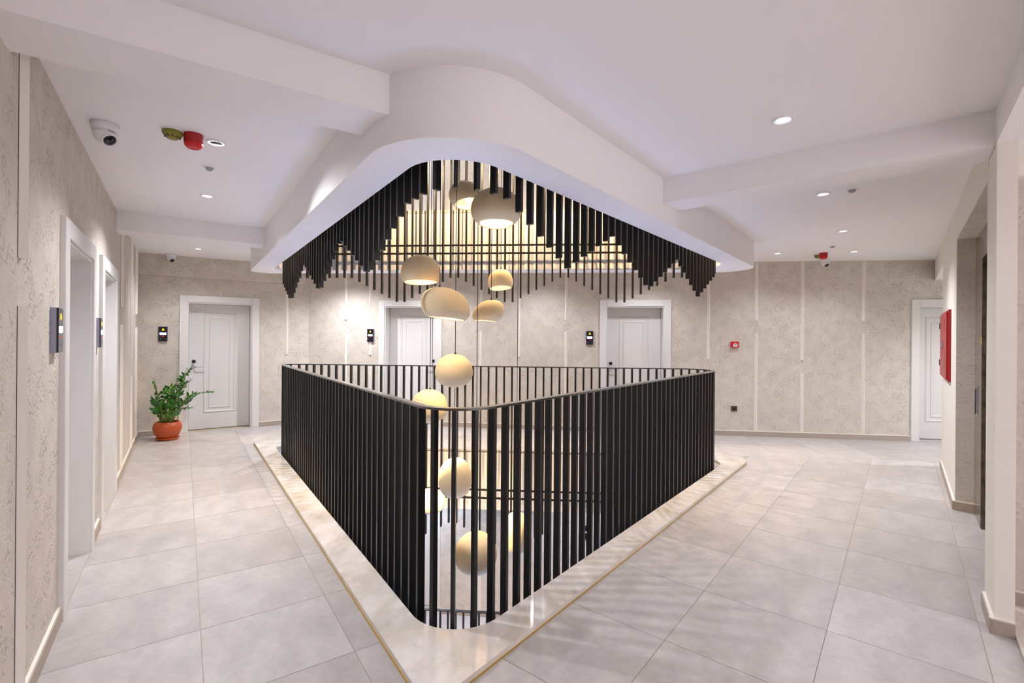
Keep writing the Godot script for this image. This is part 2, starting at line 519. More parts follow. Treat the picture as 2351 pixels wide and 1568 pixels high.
func shell():
	var w := on_wall(-0.50, 0, AW)
	var p := on_wall(-8.69, 0, AP)
	var bk := on_wall(-7.68, 0, AB)
	# left wall
	var o := struct("wall_left", wall_mesh(-4.0, 8.9, 0, CEIL + 0.05, 0.34, DOORS_W), M.plaster, "rough beige plaster wall along the left corridor with two recessed doors", w)
	battens(o, [[2.553, 0], [6.315, 0], [7.50, 1], [8.30, 0]], CEIL)
	mat("joint_shade", Color(0.30, 0.26, 0.22), 0.9)
	for q in [[2.553, 1.555, 1.735], [6.315, 1.40, 1.72], [7.50, 0.955, 1.15]]:     # dark strip painted for the shade in the gap along each batten
		put("joint_shade_strip", box_mesh(Vector3(q[0] - 0.031, 0.08, -0.001), Vector3(q[0] - 0.025, q[1], 0.0012)), M.joint_shade, o)
		put("joint_shade_strip", box_mesh(Vector3(q[0] - 0.031, q[2], -0.001), Vector3(q[0] - 0.025, CEIL, 0.0012)), M.joint_shade, o)
	skirting("baseboard_left", w, [[-4.0, 3.29], [4.354, 4.729], [5.789, 8.72]], "low stone skirting along the left wall")
	# short back wall on the left, with its stepped-out band at the top
	o = struct("wall_back_left", wall_mesh(-0.9, 1.75, 0, CEIL + 0.05, 0.34, DOORS_P), M.plaster, "short beige plaster wall behind the potted plant", p)
	put("top_band", box_mesh(Vector3(-0.6, DROP, 0), Vector3(1.68, CEIL, 0.055)), M.plaster, o)
	battens(o, [[1.403, 1]], DROP)
	skirting("baseboard_back_left", p, [[-0.54, -0.06], [1.0, 1.7]], "low stone skirting under the wall behind the plant")
	# long back wall, on this storey and its neighbours
	o = struct("wall_back", wall_mesh(-4.47, 9.0, 0, CEIL + 0.05, 0.34, DOORS_B), M.plaster, "long beige plaster back wall with white battens and three doors", bk)
	battens(o, BAT_B, CEIL)
	skirting("baseboard_back", bk, [[-4.43, -3.187], [-2.117, 0.413], [1.491, 4.852]], "low stone skirting along the long back wall")
	for s in [-1, 1]:
		var y: float = STOREY * s
		o = struct("wall_back_" + ("below" if s < 0 else "above"), wall_mesh(-4.47, 9.0, y, y + CEIL + 0.05, 0.34, DOORS_B.slice(0, 2)), M.plaster, "beige plaster back wall of the storey " + ("below" if s < 0 else "above") + " seen through the void", bk)
		battens(o, BAT_B.slice(2, 8), CEIL, y)
		skirting("baseboard_back_" + ("below" if s < 0 else "above"), bk, [[-4.43, -3.187], [-2.117, 0.413], [1.491, 6.0]], "stone skirting of the storey " + ("below" if s < 0 else "above"), y)
		var b0 := MB.new()
		for q in [frame_poly(-0.8, -0.5, -4.0, 9.2, AW), frame_poly(-9.0, -8.69, -0.9, 2.0, AP), frame_poly(3.2, 3.5, -4, 11, AR)]:
			b0.prism(q, y, y + CEIL + 0.05)
		b0.prism(PackedVector2Array([Vector2(-8, -3.0), Vector2(9, -3.0), Vector2(9, -3.3), Vector2(-8, -3.3)]), y, y + CEIL + 0.05)
		struct("wall_sides_" + ("below" if s < 0 else "above"), b0.mesh(), M.wall_white, "plain side walls of the storey " + ("below" if s < 0 else "above"))
	var bh := MB.new()
	bh.prism(PackedVector2Array([Vector2(-6, 0.0), Vector2(6, 0.0), Vector2(6, -0.3), Vector2(-6, -0.3)]), -2 * STOREY, -STOREY)
	for q in [[-6.3, -6.0], [6.0, 6.3]]:
		bh.prism(PackedVector2Array([Vector2(q[0], -0.3), Vector2(q[1], -0.3), Vector2(q[1], 9.3), Vector2(q[0], 9.3)]), -2 * STOREY, -STOREY)
	bh.prism(PackedVector2Array([Vector2(-6, 9.0), Vector2(6, 9.0), Vector2(6, 9.3), Vector2(-6, 9.3)]), -2 * STOREY, -STOREY)
	struct("wall_hall", bh.mesh(), M.wall_white, "walls of the entrance hall at the foot of the void")
	# right-hand walls: white stretch with the fire cabinet, lift recess, stub and stair wall
	var wb := MB.new()
	wb.prism(frame_poly(0.36, 0.62, 5.66, 7.46, AR), 0, CEIL + 0.05)
	wb.prism(frame_poly(0.36, 0.62, 7.46, 9.6, AR), 2.32, CEIL + 0.05)
	wb.prism(frame_poly(0.36, 0.80, 3.68, 5.66, AR), 2.33, CEIL + 0.05)
	struct("wall_right", wb.mesh(), M.wall_white, "smooth white wall on the right carrying the red fire cabinet")
	wb = MB.new()
	wb.prism(frame_poly(0.362, 0.62, 5.645, 5.66, AR), 0, 2.33)
	wb.prism(frame_poly(0.362, 0.478, 3.72, 5.66, AR), 2.322, 2.33)
	struct("wall_lift_recess", wb.mesh(), M.plaster, "rough plaster return at the far side of the lift recess")
	wb = MB.new()
	wb.prism(frame_poly(0.362, 0.436, 3.39, 3.73, AR), 0, BEAM + 0.01)
	struct("wall_stub", wb.mesh(), M.wall_white, "narrow white wall end under the right ceiling beam")
	wb = MB.new()
	wb.prism(frame_poly(0.436, 2.6, 3.78, 3.98, AR), 0, BEAM)
	struct("wall_stair", wb.mesh(), M.plaster, "rough beige plaster wall at the far right edge beside the stair")
	skirting("baseboard_right", on_wall(0.36, 0, AR, 0, true), [[-7.46, -5.642]], "low stone skirting under the fire cabinet wall")
	skirting("baseboard_lift_recess", on_wall(0.36, 5.645, AR).rotated_local(Vector3.UP, -PI / 2), [[0.0, 0.118]], "short stone skirting in the lift recess")
	skirting("baseboard_stub", on_wall(0.362, 0, AR, 0, true), [[-3.70, -3.372]], "stone skirting round the narrow wall end")
	skirting("baseboard_stub", on_wall(0.344, 3.39, AR).rotated_local(Vector3.UP, -PI / 2), [[0.0, 0.092]], "stone skirting across the tip of the narrow wall end")
	skirting("baseboard_stair", on_wall(0.436, 3.78, AR, 0.02).rotated_local(Vector3.UP, -PI / 2), [[0.0, 2.1]], "stone skirting at the foot of the stair wall")
	# closing walls out of sight
	wb = MB.new()
	wb.prism(frame_poly(2.6, 2.9, -6, 10.5, AR), 0, CEIL + 0.05)
	wb.prism(frame_poly(0.62, 2.6, 7.26, 7.46, AR), 0, CEIL + 0.05)
	struct("wall_behind", wb.mesh(), M.wall_white, "plain white walls behind the viewer and round the side passage")
	# ceiling beams
	var cb := MB.new()
	cb.prism(frame_poly(-0.6, 0.76, 2.098, 2.392, AL), BEAM, CEIL + 0.02)
	struct("ceiling_beam_left_near", cb.mesh(), M.paint, "wide white ceiling beam crossing the left corridor close to the viewer")
	cb = MB.new()
	cb.prism(frame_poly(-0.6, 0.80, 5.85, 6.14, AL), BEAM, CEIL + 0.02)
	struct("ceiling_beam_left_far", cb.mesh(), M.paint, "white ceiling beam crossing the left corridor near the potted plant")
	cb = MB.new()
	cb.prism(frame_poly(-1.40, 0.44, 3.43, 3.71, AR), BEAM, CEIL + 0.02)
	cb.prism(frame_poly(0.36, 2.6, -4.0, 3.78, AR), BEAM, CEIL + 0.02)
	struct("ceiling_beam_right", cb.mesh(), M.paint, "white ceiling beam from the bulkhead to the right wall and on over the stair")

# ================================================================ floors
func slab_mesh(hole: PackedVector2Array, y0: float, y1: float) -> ArrayMesh:
	var b := MB.new()
	if hole.is_empty():
		b.prism(PackedVector2Array([Vector2(-8, -3.4), Vector2(9, -3.4), Vector2(9, 11), Vector2(-8, 11)]), y0, y1)
		return b.mesh()
	for q in [[-8.0, -0.3], [-0.3, 9.0]]:
		var r := PackedVector2Array([Vector2(q[0], -3.4), Vector2(q[1], -3.4), Vector2(q[1], 11), Vector2(q[0], 11)])
		for poly in Geometry2D.clip_polygons(r, hole):
			b.prism(poly, y0, y1)
	return b.mesh()

func clipped(poly: PackedVector2Array, zone: PackedVector2Array, hole: PackedVector2Array) -> Array:
	var out := []
	for a in Geometry2D.intersect_polygons(poly, zone):
		for q in Geometry2D.clip_polygons(a, hole):
			if not Geometry2D.is_polygon_clockwise(q): out.append(q)
	return out

func poly_area(p: PackedVector2Array) -> float:
	var s := 0.0
	for i in p.size(): s += p[i].cross(p[(i + 1) % p.size()])
	return absf(s) * 0.5

func lay_tiles(parent: Node, zone: PackedVector2Array, hole: PackedVector2Array, az: float, o0: float, a0: float, pitch: float, y: float, near: float):
	var z := PackedVector2Array()
	for p in zone: z.append(Vector2(p.dot(off_v(az)), p.dot(along_v(az))))
	var h := PackedVector2Array()
	for p in hole: h.append(Vector2(p.dot(off_v(az)), p.dot(along_v(az))))
	var lo := z[0]
	var hi := z[0]
	for p in z:
		lo = lo.min(p); hi = hi.max(p)
	var g := 0.0016
	var half := pitch / 2.0 - g
	for i in range(floori((lo.x - o0) / pitch), ceili((hi.x - o0) / pitch)):
		for k in range(floori((lo.y - a0) / pitch), ceili((hi.y - a0) / pitch)):
			var c := Vector2(o0 + (i + 0.5) * pitch, a0 + (k + 0.5) * pitch)
			var w := P2(c.x, c.y, az)
			if w.y < near or absf(w.x) > maxf(w.y, 0.0) * 1.25 + 1.2: continue
			var r := PackedVector2Array([Vector2(c.x - half, c.y - half), Vector2(c.x + half, c.y - half), Vector2(c.x + half, c.y + half), Vector2(c.x - half, c.y + half)])
			for q in clipped(r, z, h):
				if poly_area(q) < 0.004: continue
				var local := PackedVector2Array()
				for v in q: local.append(v - c)
				var key := "tile%.4f" % pitch
				var mesh: Mesh
				if absf(poly_area(q) - 4.0 * half * half) < 1e-5:
					if not msh.has(key): msh[key] = tile_mesh(local)
					mesh = msh[key]
				else:
					mesh = tile_mesh(local)
				put("floor_tile", mesh, M["tile_%d" % rng.randi_range(0, 3)], parent, Transform3D(Basis(Vector3.UP, -deg_to_rad(az)), V3(w, y)))

func tile_mesh(q: PackedVector2Array) -> ArrayMesh:
	var b := MB.new()
	b.prism(q, -0.008, 0.0)
	return b.mesh()

func floors():
	var inner := tri_path(0.977, -1.592, -6.10, [0.27, 0.32, 0.12])
	var mid := tri_path(0.88, -1.50, -6.20, [0.27, 0.32, 0.12])
	var outer := tri_path(0.786, -1.405, -6.31, [0.05, 0.35, 0.06])
	var fl := struct("floor", slab_mesh(mid, -0.42, -0.003), M.grout, "floor of large pale grey porcelain tiles with thin beige joints")
	var c := Vector2(-0.3, 4.6)
	var vl := isect(0.786, AL, -6.31, AV)
	var vr := isect(-1.405, AR, -6.42, AB)
	var wp := isect(-8.69, AP, -7.68, AB)
	var ww := isect(-0.52, AW, -8.72, AP)
	var zl := PackedVector2Array([c, vl, wp, ww, P2(-0.75, 6.0, AW), P2(-0.75, -3.0, AW), Vector2(-0.1, -3.2)])
	var zr := PackedVector2Array([c, Vector2(-0.1, -3.2), Vector2(6, -3.2), P2(0.436, -3.0, AR), P2(0.436, 3.78, AR), P2(0.436, 3.78, AR), P2(0.8, 3.9, AR), P2(0.8, 5.6, AR), P2(0.4, 5.65, AR), P2(0.4, 7.46, AR), P2(2.5, 7.46, AR), isect(2.5, AR, -6.42, AB), vr])
	var zb := PackedVector2Array([c, vr, isect(2.5, AR, -6.42, AB), isect(2.5, AR, -7.86, AB), isect(-8.69, AP, -7.86, AB), wp, vl])
	lay_tiles(fl, zl, outer, AL, 0.0775, 2.247, 0.5835, 0.0, -1.2)
	lay_tiles(fl, zr, outer, AR, 0.311, 1.685, 0.5965, 0.0, -1.2)
	lay_tiles(fl, zb, outer, AB, -6.42, 0.16, 0.60, 0.0, -1.2)
	# marble stair landing at the far right
	var b := MB.new()
	b.prism(frame_poly(0.437, 2.6, -4.0, 3.78, AR), 0.0, 0.022)
	struct("floor_stair", b.mesh(), M.marble, "raised cream marble landing at the right edge")
	# slabs above and below
	var bulk := tri_path(0.80, -1.45, -6.25, [0.40, 0.35, 0.15])
	struct("ceiling", slab_mesh(bulk, CEIL, STOREY - 0.003), M.paint, "smooth white ceiling")
	struct("ceiling_below", slab_mesh(bulk, CEIL - STOREY, -0.421), M.paint, "underside of this floor over the storey below")
	var below := struct("floor_below", slab_mesh(mid, -STOREY - 0.42, -STOREY), M.tile_1, "pale tiled floor of the storey below seen between the slats")
	below.set_meta("kind", "structure")
	struct("ceiling_above", slab_mesh(PackedVector2Array(), CEIL + STOREY, CEIL + STOREY + 0.3), M.paint, "ceiling at the top of the void")
	struct("floor_hall", slab_mesh(PackedVector2Array(), -2 * STOREY - 0.2, -2 * STOREY), M.tile_0, "pale floor of the entrance hall at the foot of the void")

func void_edge():
	for s in [-1, 0, 1]:
		var y: float = STOREY * s
		var where: String = ["below", "", "above"][s + 1]
		# white bulkhead hanging below the slab edge
		var bo := tri_path(0.72, -1.365, -6.40, [0.46, 0.35, 0.20])
		var bi := tri_path(0.945, -1.60, -6.10, [0.28, 0.32, 0.12])
		var m := flat_ring(bo, bi, y + DROP - STOREY, y - 0.005)
		var lab := "white bulkhead rounded at its corners hanging round the ceiling opening"
		if s == 0: lab = "white slab edge round the void below the marble border"
		if s == -1: lab = "white slab edge round the void one storey down"
		struct("trim_bulkhead" + ("_" + where if where else ""), m, M.paint, lab)
		# marble border
		var inner := tri_path(0.977, -1.592, -6.10, [0.27, 0.32, 0.12])
		var outer := tri_path(0.786, -1.405, -6.31, [0.05, 0.35, 0.06])
		if s == 0:
			var o := base("marble_border", "glossy cream marble border with brass edge strip round the void", "stone border", Transform3D())
			var cuts := [0, 10, 21, 31, 42, 52, 63]
			for k in cuts.size() - 1:
				put("marble_slab", ring_part(outer, inner, 0.006, 0.03, cuts[k], cuts[k + 1]), M.marble, o)
			var oo := tri_path(0.780, -1.399, -6.316, [0.05, 0.355, 0.066])
			put("brass_strip", flat_ring(oo, outer, -0.003, 0.006), M.brass, o)
		else:
			struct("trim_border_" + where, flat_ring(outer, inner, y, y + 0.03), M.marble, "cream marble border of the storey " + where)

func flat_ring(o: PackedVector2Array, i: PackedVector2Array, y0: float, y1: float) -> ArrayMesh:
	return ring_mesh(o, i, y0, y1, 0, o.size(), false)

func ring_part(o: PackedVector2Array, i: PackedVector2Array, y0: float, y1: float, from: int, to: int) -> ArrayMesh:
	return ring_mesh(o, i, y0, y1, from, to, true)

# ring with smooth vertical sides and flat top and bottom
func ring_mesh(o: PackedVector2Array, i: PackedVector2Array, y0: float, y1: float, from: int, to: int, ends: bool) -> ArrayMesh:
	var st := SurfaceTool.new()
	st.begin(Mesh.PRIMITIVE_TRIANGLES)
	var n := o.size()
	var v := func(p: Vector2, y: float): return Vector3(p.x, y, -p.y)
	var nrm := func(path: PackedVector2Array, k: int, sgn: float):
		var t := (path[(k + 1) % n] - path[(k + n - 1) % n]).normalized()
		if path[(k + 1) % n].distance_to(path[k]) > 0.3: t = (path[k] - path[(k + n - 1) % n]).normalized()
		if path[(k + n - 1) % n].distance_to(path[k]) > 0.3: t = (path[(k + 1) % n] - path[k]).normalized()
		return Vector3(t.y, 0, t.x) * sgn
	var quad := func(p: Array, ns: Array):
		for j in [0, 2, 1, 0, 3, 2]:
			st.set_normal(ns[j]); st.add_vertex(p[j])
	for k in range(from, to):
		var a := k % n
		var b := (k + 1) % n
		var U := Vector3.UP
		quad.call([v.call(o[a], y1), v.call(o[b], y1), v.call(i[b], y1), v.call(i[a], y1)], [U, U, U, U])
		quad.call([v.call(i[a], y0), v.call(i[b], y0), v.call(o[b], y0), v.call(o[a], y0)], [-U, -U, -U, -U])
		var na: Vector3 = nrm.call(o, a, 1.0)
		var nb: Vector3 = nrm.call(o, b, 1.0)
		quad.call([v.call(o[a], y0), v.call(o[b], y0), v.call(o[b], y1), v.call(o[a], y1)], [na, nb, nb, na])
		na = nrm.call(i, a, -1.0)
		nb = nrm.call(i, b, -1.0)
		quad.call([v.call(i[b], y0), v.call(i[a], y0), v.call(i[a], y1), v.call(i[b], y1)], [nb, na, na, nb])
	if ends:
		for e in [from, to]:
			var k: int = e % n
			var d: Vector2 = (i[k] - o[k]).normalized()
			var nn := Vector3(d.y, 0, d.x) * (1.0 if e == from else -1.0)
			quad.call([v.call(o[k], y0), v.call(o[k], y1), v.call(i[k], y1), v.call(i[k], y0)], [nn, nn, nn, nn])
	return st.commit()

# ================================================================ doors
func leaf_mesh(w: float, h: float) -> ArrayMesh:
	var b := MB.new()
	var q := func(l, r, t, bt, z): return [Vector2(l, bt), Vector2(w - r, h - t), z]
	b.loops([q.call(0, 0, 0, 0, -0.04), q.call(0, 0, 0, 0, -0.002), q.call(0.002, 0.002, 0.002, 0.002, 0.0), q.call(0.185, 0.185, 0.13, 0.24, 0.0), q.call(0.190, 0.190, 0.135, 0.245, -0.006),
		q.call(0.203, 0.203, 0.148, 0.258, 0.007), q.call(0.212, 0.212, 0.157, 0.267, 0.007), q.call(0.225, 0.225, 0.170, 0.280, -0.004), q.call(0.262, 0.262, 0.207, 0.317, -0.004),
		q.call(0.270, 0.270, 0.215, 0.325, 0.005), q.call(0.278, 0.278, 0.223, 0.333, 0.005), q.call(0.286, 0.286, 0.231, 0.341, -0.002)], true)
	return b.mesh()

func door(tr: Transform3D, x0: float, x1: float, h: float, label: String, handle: int, y := 0.0):
	var o := Node3D.new()
	o.name = "door_%d" % (used.get("door", 0) + 1)
	used["door"] = used.get("door", 0) + 1
	add_child(o)
	o.transform = tr.translated_local(Vector3(x0, y, 0))
	tag(o, label, "", "", "structure")
	var w := x1 - x0
	var c := 0.10
	put("door_casing", box_mesh(Vector3(-c, 0, -0.005), Vector3(0, h + c, 0.026), 0.004), M.lacquer, o)
	put("door_casing", box_mesh(Vector3(w, 0, -0.005), Vector3(w + c, h + c, 0.026), 0.004), M.lacquer, o)
	put("door_casing", box_mesh(Vector3(0.0008, h, -0.005), Vector3(w - 0.0008, h + c, 0.0255), 0.003), M.lacquer, o)
	var b := MB.new()
	b.box(Vector3(0, 0, -0.34), Vector3(0.016, h, 0.012))
	b.box(Vector3(w - 0.016, 0, -0.34), Vector3(w, h, 0.012))
	b.box(Vector3(0.016, h - 0.016, -0.34), Vector3(w - 0.016, h, 0.012))
	b.box(Vector3(0.016, 0, -0.245), Vector3(0.03, h - 0.016, -0.222))
	b.box(Vector3(w - 0.03, 0, -0.245), Vector3(w - 0.016, h - 0.016, -0.222))
	put("door_jamb", b.mesh(), M.lacquer, o)
	var lf := put("door_leaf", leaf_mesh(w - 0.038, h - 0.026), M.lacquer, o, Transform3D(Basis(), Vector3(0.019, 0.008, -0.18)))
	if handle:
		var hx := 0.065 if handle > 0 else w - 0.038 - 0.065
		b = MB.new(); b.smooth()
		b.lathe([Vector2(0.0, 0.012), Vector2(0.026, 0.012), Vector2(0.032, 0.009), Vector2(0.033, 0.0)], 28)
		put("lock_rosette", b.mesh(), M.chrome, lf, Transform3D(Basis(Vector3.RIGHT, PI / 2), Vector3(hx, 1.045, 0.0)))
		b = MB.new(); b.smooth()
		b.lathe([Vector2(0.0, 0.017), Vector2(0.018, 0.017), Vector2(0.024, 0.0121)], 24)
		put("lock_cylinder", b.mesh(), M.lens_black, lf, Transform3D(Basis(Vector3.RIGHT, PI / 2), Vector3(hx, 1.045, 0.0)))
		b = MB.new(); b.smooth()
		b.lathe([Vector2(0.0, 0.014), Vector2(0.022, 0.014), Vector2(0.027, 0.009), Vector2(0.028, 0.0)], 24)
		put("handle_rosette", b.mesh(), M.chrome, lf, Transform3D(Basis(Vector3.RIGHT, PI / 2), Vector3(hx, 0.955, 0.0)))
		b = MB.new(); b.smooth()
		var s := signf(handle)
		b.tube([Vector3(0, 0, 0.012), Vector3(0, 0, 0.045), Vector3(0.012 * s, 0, 0.054), Vector3(0.06 * s, 0.003, 0.055), Vector3(0.125 * s, 0.006, 0.053)], [0.010, 0.009, 0.009, 0.008, 0.007], 10)
		put("lever_handle", b.mesh(), M.chrome, lf, Transform3D(Basis(), Vector3(hx, 0.955, 0)))

func doors():
	var w := on_wall(-0.50, 0, AW)
	var p := on_wall(-8.69, 0, AP)
	var bk := on_wall(-7.68, 0, AB)
	door(p, DOORS_P[0][0], DOORS_P[0][1], 1.95, "white panelled door with chrome lever behind the potted plant", 1)
	door(bk, DOORS_B[0][0], DOORS_B[0][1], 1.95, "white panelled door on the back wall behind the hanging lamps", -1)
	door(bk, DOORS_B[1][0], DOORS_B[1][1], 1.95, "white panelled door on the back wall between the keypad and the red call point", 1)
	door(bk, DOORS_B[2][0], DOORS_B[2][1], 1.95, "white panelled door at the right end of the back wall, partly behind the fire cabinet wall", 0)
	door(w, DOORS_W[0][0], DOORS_W[0][1], 1.95, "nearest white door frame on the left wall", 1)
	door(w, DOORS_W[1][0], DOORS_W[1][1], 1.95, "second white door frame on the left wall", 1)
	for s in [-1, 1]:
		for k in 2:
			door(bk, DOORS_B[k][0], DOORS_B[k][1], 1.95, "white door of the storey " + ("below" if s < 0 else "above") + (" on the left" if k == 0 else " on the right"), 1, STOREY * s)

# ================================================================ railings
var rail_path: PackedVector2Array
var cum := PackedFloat32Array()

func path_at(s: float) -> Array:
	var n := rail_path.size()
	s = fposmod(s, cum[n])
	for k in n:
		if s <= cum[k + 1]:
			var a := rail_path[k]
			var b := rail_path[(k + 1) % n]
			return [a.lerp(b, (s - cum[k]) / maxf(cum[k + 1] - cum[k], 1e-6)), (b - a).normalized()]
	return [rail_path[0], Vector2.RIGHT]

func path_s(p: Vector2) -> float:
	var best := 1e9
	var out := 0.0
	for k in rail_path.size():
		var a := rail_path[k]
		var b := rail_path[(k + 1) % rail_path.size()]
		var q := Geometry2D.get_closest_point_to_segment(p, a, b)
		if q.distance_to(p) < best:
			best = q.distance_to(p)
			out = cum[k] + a.distance_to(q)
	return out

func wave(j: int) -> int: return [0, 0, 1, 2, 3, 4, 5, 6, 6, 5, 4, 3, 2, 1][posmod(j, 14)]

func bar_mesh(y0: float, y1: float) -> ArrayMesh:      # x along the rail, z across it
	var b := MB.new()
	var w := 0.0105
	var d := 0.0205
	var c := 0.0018
	b.prism(PackedVector2Array([Vector2(-w + c, -d), Vector2(w - c, -d), Vector2(w, -d + c), Vector2(w, d - c), Vector2(w - c, d), Vector2(-w + c, d), Vector2(-w, d - c), Vector2(-w, -d + c)]), y0, y1)
	return b.mesh()

func ribbon(half: float, y0: float, y1: float, shift := 0.0) -> ArrayMesh:
	var o := tri_path(1.02 - half - shift, -1.64 + half + shift, -5.95 - half - shift, [0.23 + half + shift, 0.28 + half + shift, 0.12 + half + shift], 28)
	var i := tri_path(1.02 + half - shift, -1.64 - half + shift, -5.95 + half - shift, [0.23 - half + shift, 0.28 - half + shift, 0.12 - half + shift], 28)
	return flat_ring(o, i, y0, y1)

func railings():
	rail_path = tri_path(1.02, -1.64, -5.95, [0.23, 0.28, 0.12], 28)
	cum.append(0.0)
	for k in rail_path.size(): cum.append(cum[k] + rail_path[k].distance_to(rail_path[(k + 1) % rail_path.size()]))
	var total := cum[-1]
	# the slats: [distance along the path, how high the lower end stops (0 = longest)]
	var bars := []
	var sa := path_s(Vector2(-0.2834, 2.4))
	var s5 := path_s(P2(1.02, 2.653, AL))          # the path runs near corner -> right -> back -> left
	var s4 := path_s(P2(-1.64, 2.088, AR))
	var dl := fposmod(sa - s5, total)
	var dr := fposmod(s4 - sa, total)
	var back_l := path_s(P2(-5.95, -1.887 - 12 * 0.09696, AV))
	var back_r := path_s(P2(-5.95, -1.887 + 36 * 0.09696, AV))
	bars.append([sa, 6])
	for i in range(1, 60):
		var s: float = dr * i / 4.0 if i <= 4 else dr + (i - 4) * 0.0995
		if s > fposmod(back_r - sa, total) - 0.06: break
		bars.append([sa + s, 6 if i < 4 else ([5, 4, 3, 2, 1, 0, 1, 2, 3, 4, 5, 6, 5, 4, 3, 2, 1, 0, 0, 1, 2, 3, 4, 5, 6, 5, 4, 3, 2, 1, 0, 1, 2, 3, 4, 5, 6] + [6, 6, 6, 6, 6, 6, 6, 6, 6, 6])[i - 4]])
	for i in range(1, 70):
		var s: float = dl * i / 5.0 if i <= 5 else dl + (i - 5) * 0.1013
		if s > fposmod(sa - back_l, total) - 0.06: break
		bars.append([sa - s, 6 if i < 5 or i > 46 else wave(i - 10)])
	for j in range(-12, 37):
		bars.append([path_s(P2(-5.95, -1.887 + j * 0.09696, AV)), 6 if j < -7 else wave(j)])
	var meshes := []
	for k in 7: meshes.append(bar_mesh(-1.15 + 0.05 * k, 1.088))
	for s in [-1, 0, 1]:
		var y: float = STOREY * s
		var o := base("slat_railing", ["black slat railing of the storey below glimpsed between the nearer slats", "tall black slatted railing with a flat handrail round the void on this floor", "black slats of the storey above ending in a zigzag under the ceiling"][s + 1], "railing", Transform3D(Basis(), Vector3(0, y, 0)), "")
		put("handrail", ribbon(0.021, 1.088, 1.10), M.rail_steel, o)
		put("fixing_rail", ribbon(0.006, -0.452, -0.430, 0.027), M.black_steel, o)
		put("fixing_rail", ribbon(0.006, -0.552, -0.530, 0.027), M.black_steel, o)
		for q in bars:
			var at := path_at(q[0])
			var t: Vector2 = at[1]
			var x := Vector3(t.x, 0, -t.y)
			put("slat", meshes[q[1]], M.black_steel, o, Transform3D(Basis(x, Vector3.UP, x.cross(Vector3.UP)), V3(at[0])))

# ================================================================ pendants
func shade_mesh(a: float, top: float, bot: float, seed_: int, open: float, tilt: float, phi_t: float, lean: float, phi_l: float) -> ArrayMesh:
	var r := RandomNumberGenerator.new()
	r.seed = seed_
	var p1 := r.randf() * TAU
	var p2 := r.randf() * TAU
	var k1 := r.randf_range(0.03, 0.08)
	var k2 := r.randf_range(0.02, 0.05)
	var b := MB.new()
	b.smooth()
	var f := func(u: float, phi: float, inset: float):
		var tho := open - tilt * cos(phi - phi_t)
		var th := u * tho
		var s := pow(sin(th), 0.92)
		var c := cos(th)
		var yy := (top if c > 0 else bot) * signf(c) * pow(absf(c), 0.92)
		var g := (1.0 + (k1 * cos(phi - p1) + k2 * cos(2 * phi - p2)) * sin(th)) * (a - inset)
		var v := Vector3(s * cos(phi), yy, -s * sin(phi)) * g
		v += Vector3(cos(phi_l), 0, -sin(phi_l)) * lean * v.y
		return v
	var n := 40
	var m := 18
	for k in n:
		var a0 := TAU * k / n
		var a1 := TAU * (k + 1) / n
		for i in m:
			var u0 := float(i) / m
			var u1 := float(i + 1) / m
			b.quad(f.call(u1, a0, 0.0), f.call(u1, a1, 0.0), f.call(u0, a1, 0.0), f.call(u0, a0, 0.0))
			b.quad(f.call(u0, a0, 0.012), f.call(u0, a1, 0.012), f.call(u1, a1, 0.012), f.call(u1, a0, 0.012))
		b.quad(f.call(1.0, a1, 0.0), f.call(1.0, a0, 0.0), f.call(1.0, a0, 0.012), f.call(1.0, a1, 0.012))
	return b.mesh()

# px, py: where the middle of the shade stands in plan and height
func pendant(x: float, z: float, y: float, d: float, h: float, seed_: int, label: String, tilt := 0.1, phi_t := -PI / 2, lean := 0.0, phi_l := 0.0, open := 2.25, e := 0.16):
	var o := base("pendant_lamp", label, "pendant lamp", Transform3D(Basis(), Vector3(x, y, -z)), "clay pendant lamps in the void")
	var a := d / 2.0
	var top := h * 0.66 / a
	var bot := h * 0.34 / a / 0.62
	put("shade", shade_mesh(a, top, bot, seed_, open, tilt, phi_t, lean, phi_l), M.clay, o)
	var b := MB.new(); b.smooth()
	var rb := minf(0.032, a * 0.3)
	b.lathe([Vector2(0, -rb), Vector2(rb * 0.7, -rb * 0.7), Vector2(rb, 0), Vector2(rb * 0.7, rb * 0.7), Vector2(0.012, rb * 1.2), Vector2(0.0, rb * 1.2)], 16)
	put("bulb", b.mesh(), M.bulb_warm, o, Transform3D(Basis(), Vector3(0, 0.0, 0)))
	var cy := top * a
	b = MB.new(); b.smooth()
	var reach := CEIL + STOREY - y
	# the cable
	b.tube([Vector3(lean * cy * cos(phi_l), cy - 0.01, -lean * cy * sin(phi_l)), Vector3(lean * cy * cos(phi_l), reach, -lean * cy * sin(phi_l))], [0.0028, 0.0028], 6)
	put("cable", b.mesh(), M.cable_black, o)
	b = MB.new(); b.smooth()
	b.lathe([Vector2(0.0, 0.02), Vector2(0.006, 0.02), Vector2(0.010, 0.0), Vector2(0.0, 0.0)], 12, Vector3(lean * cy * cos(phi_l), cy - 0.004, -lean * cy * sin(phi_l)))
	put("cable_gland", b.mesh(), M.cable_black, o)
	var l := OmniLight3D.new()
	l.name = "bulb_light"
	l.light_color = Color(1.0, 0.85, 0.63)
	l.light_energy = e
	l.light_size = rb * 0.8
	l.omni_range = 12.0
	l.omni_attenuation = 2.0
	l.shadow_enabled = true
	o.add_child(l, true)

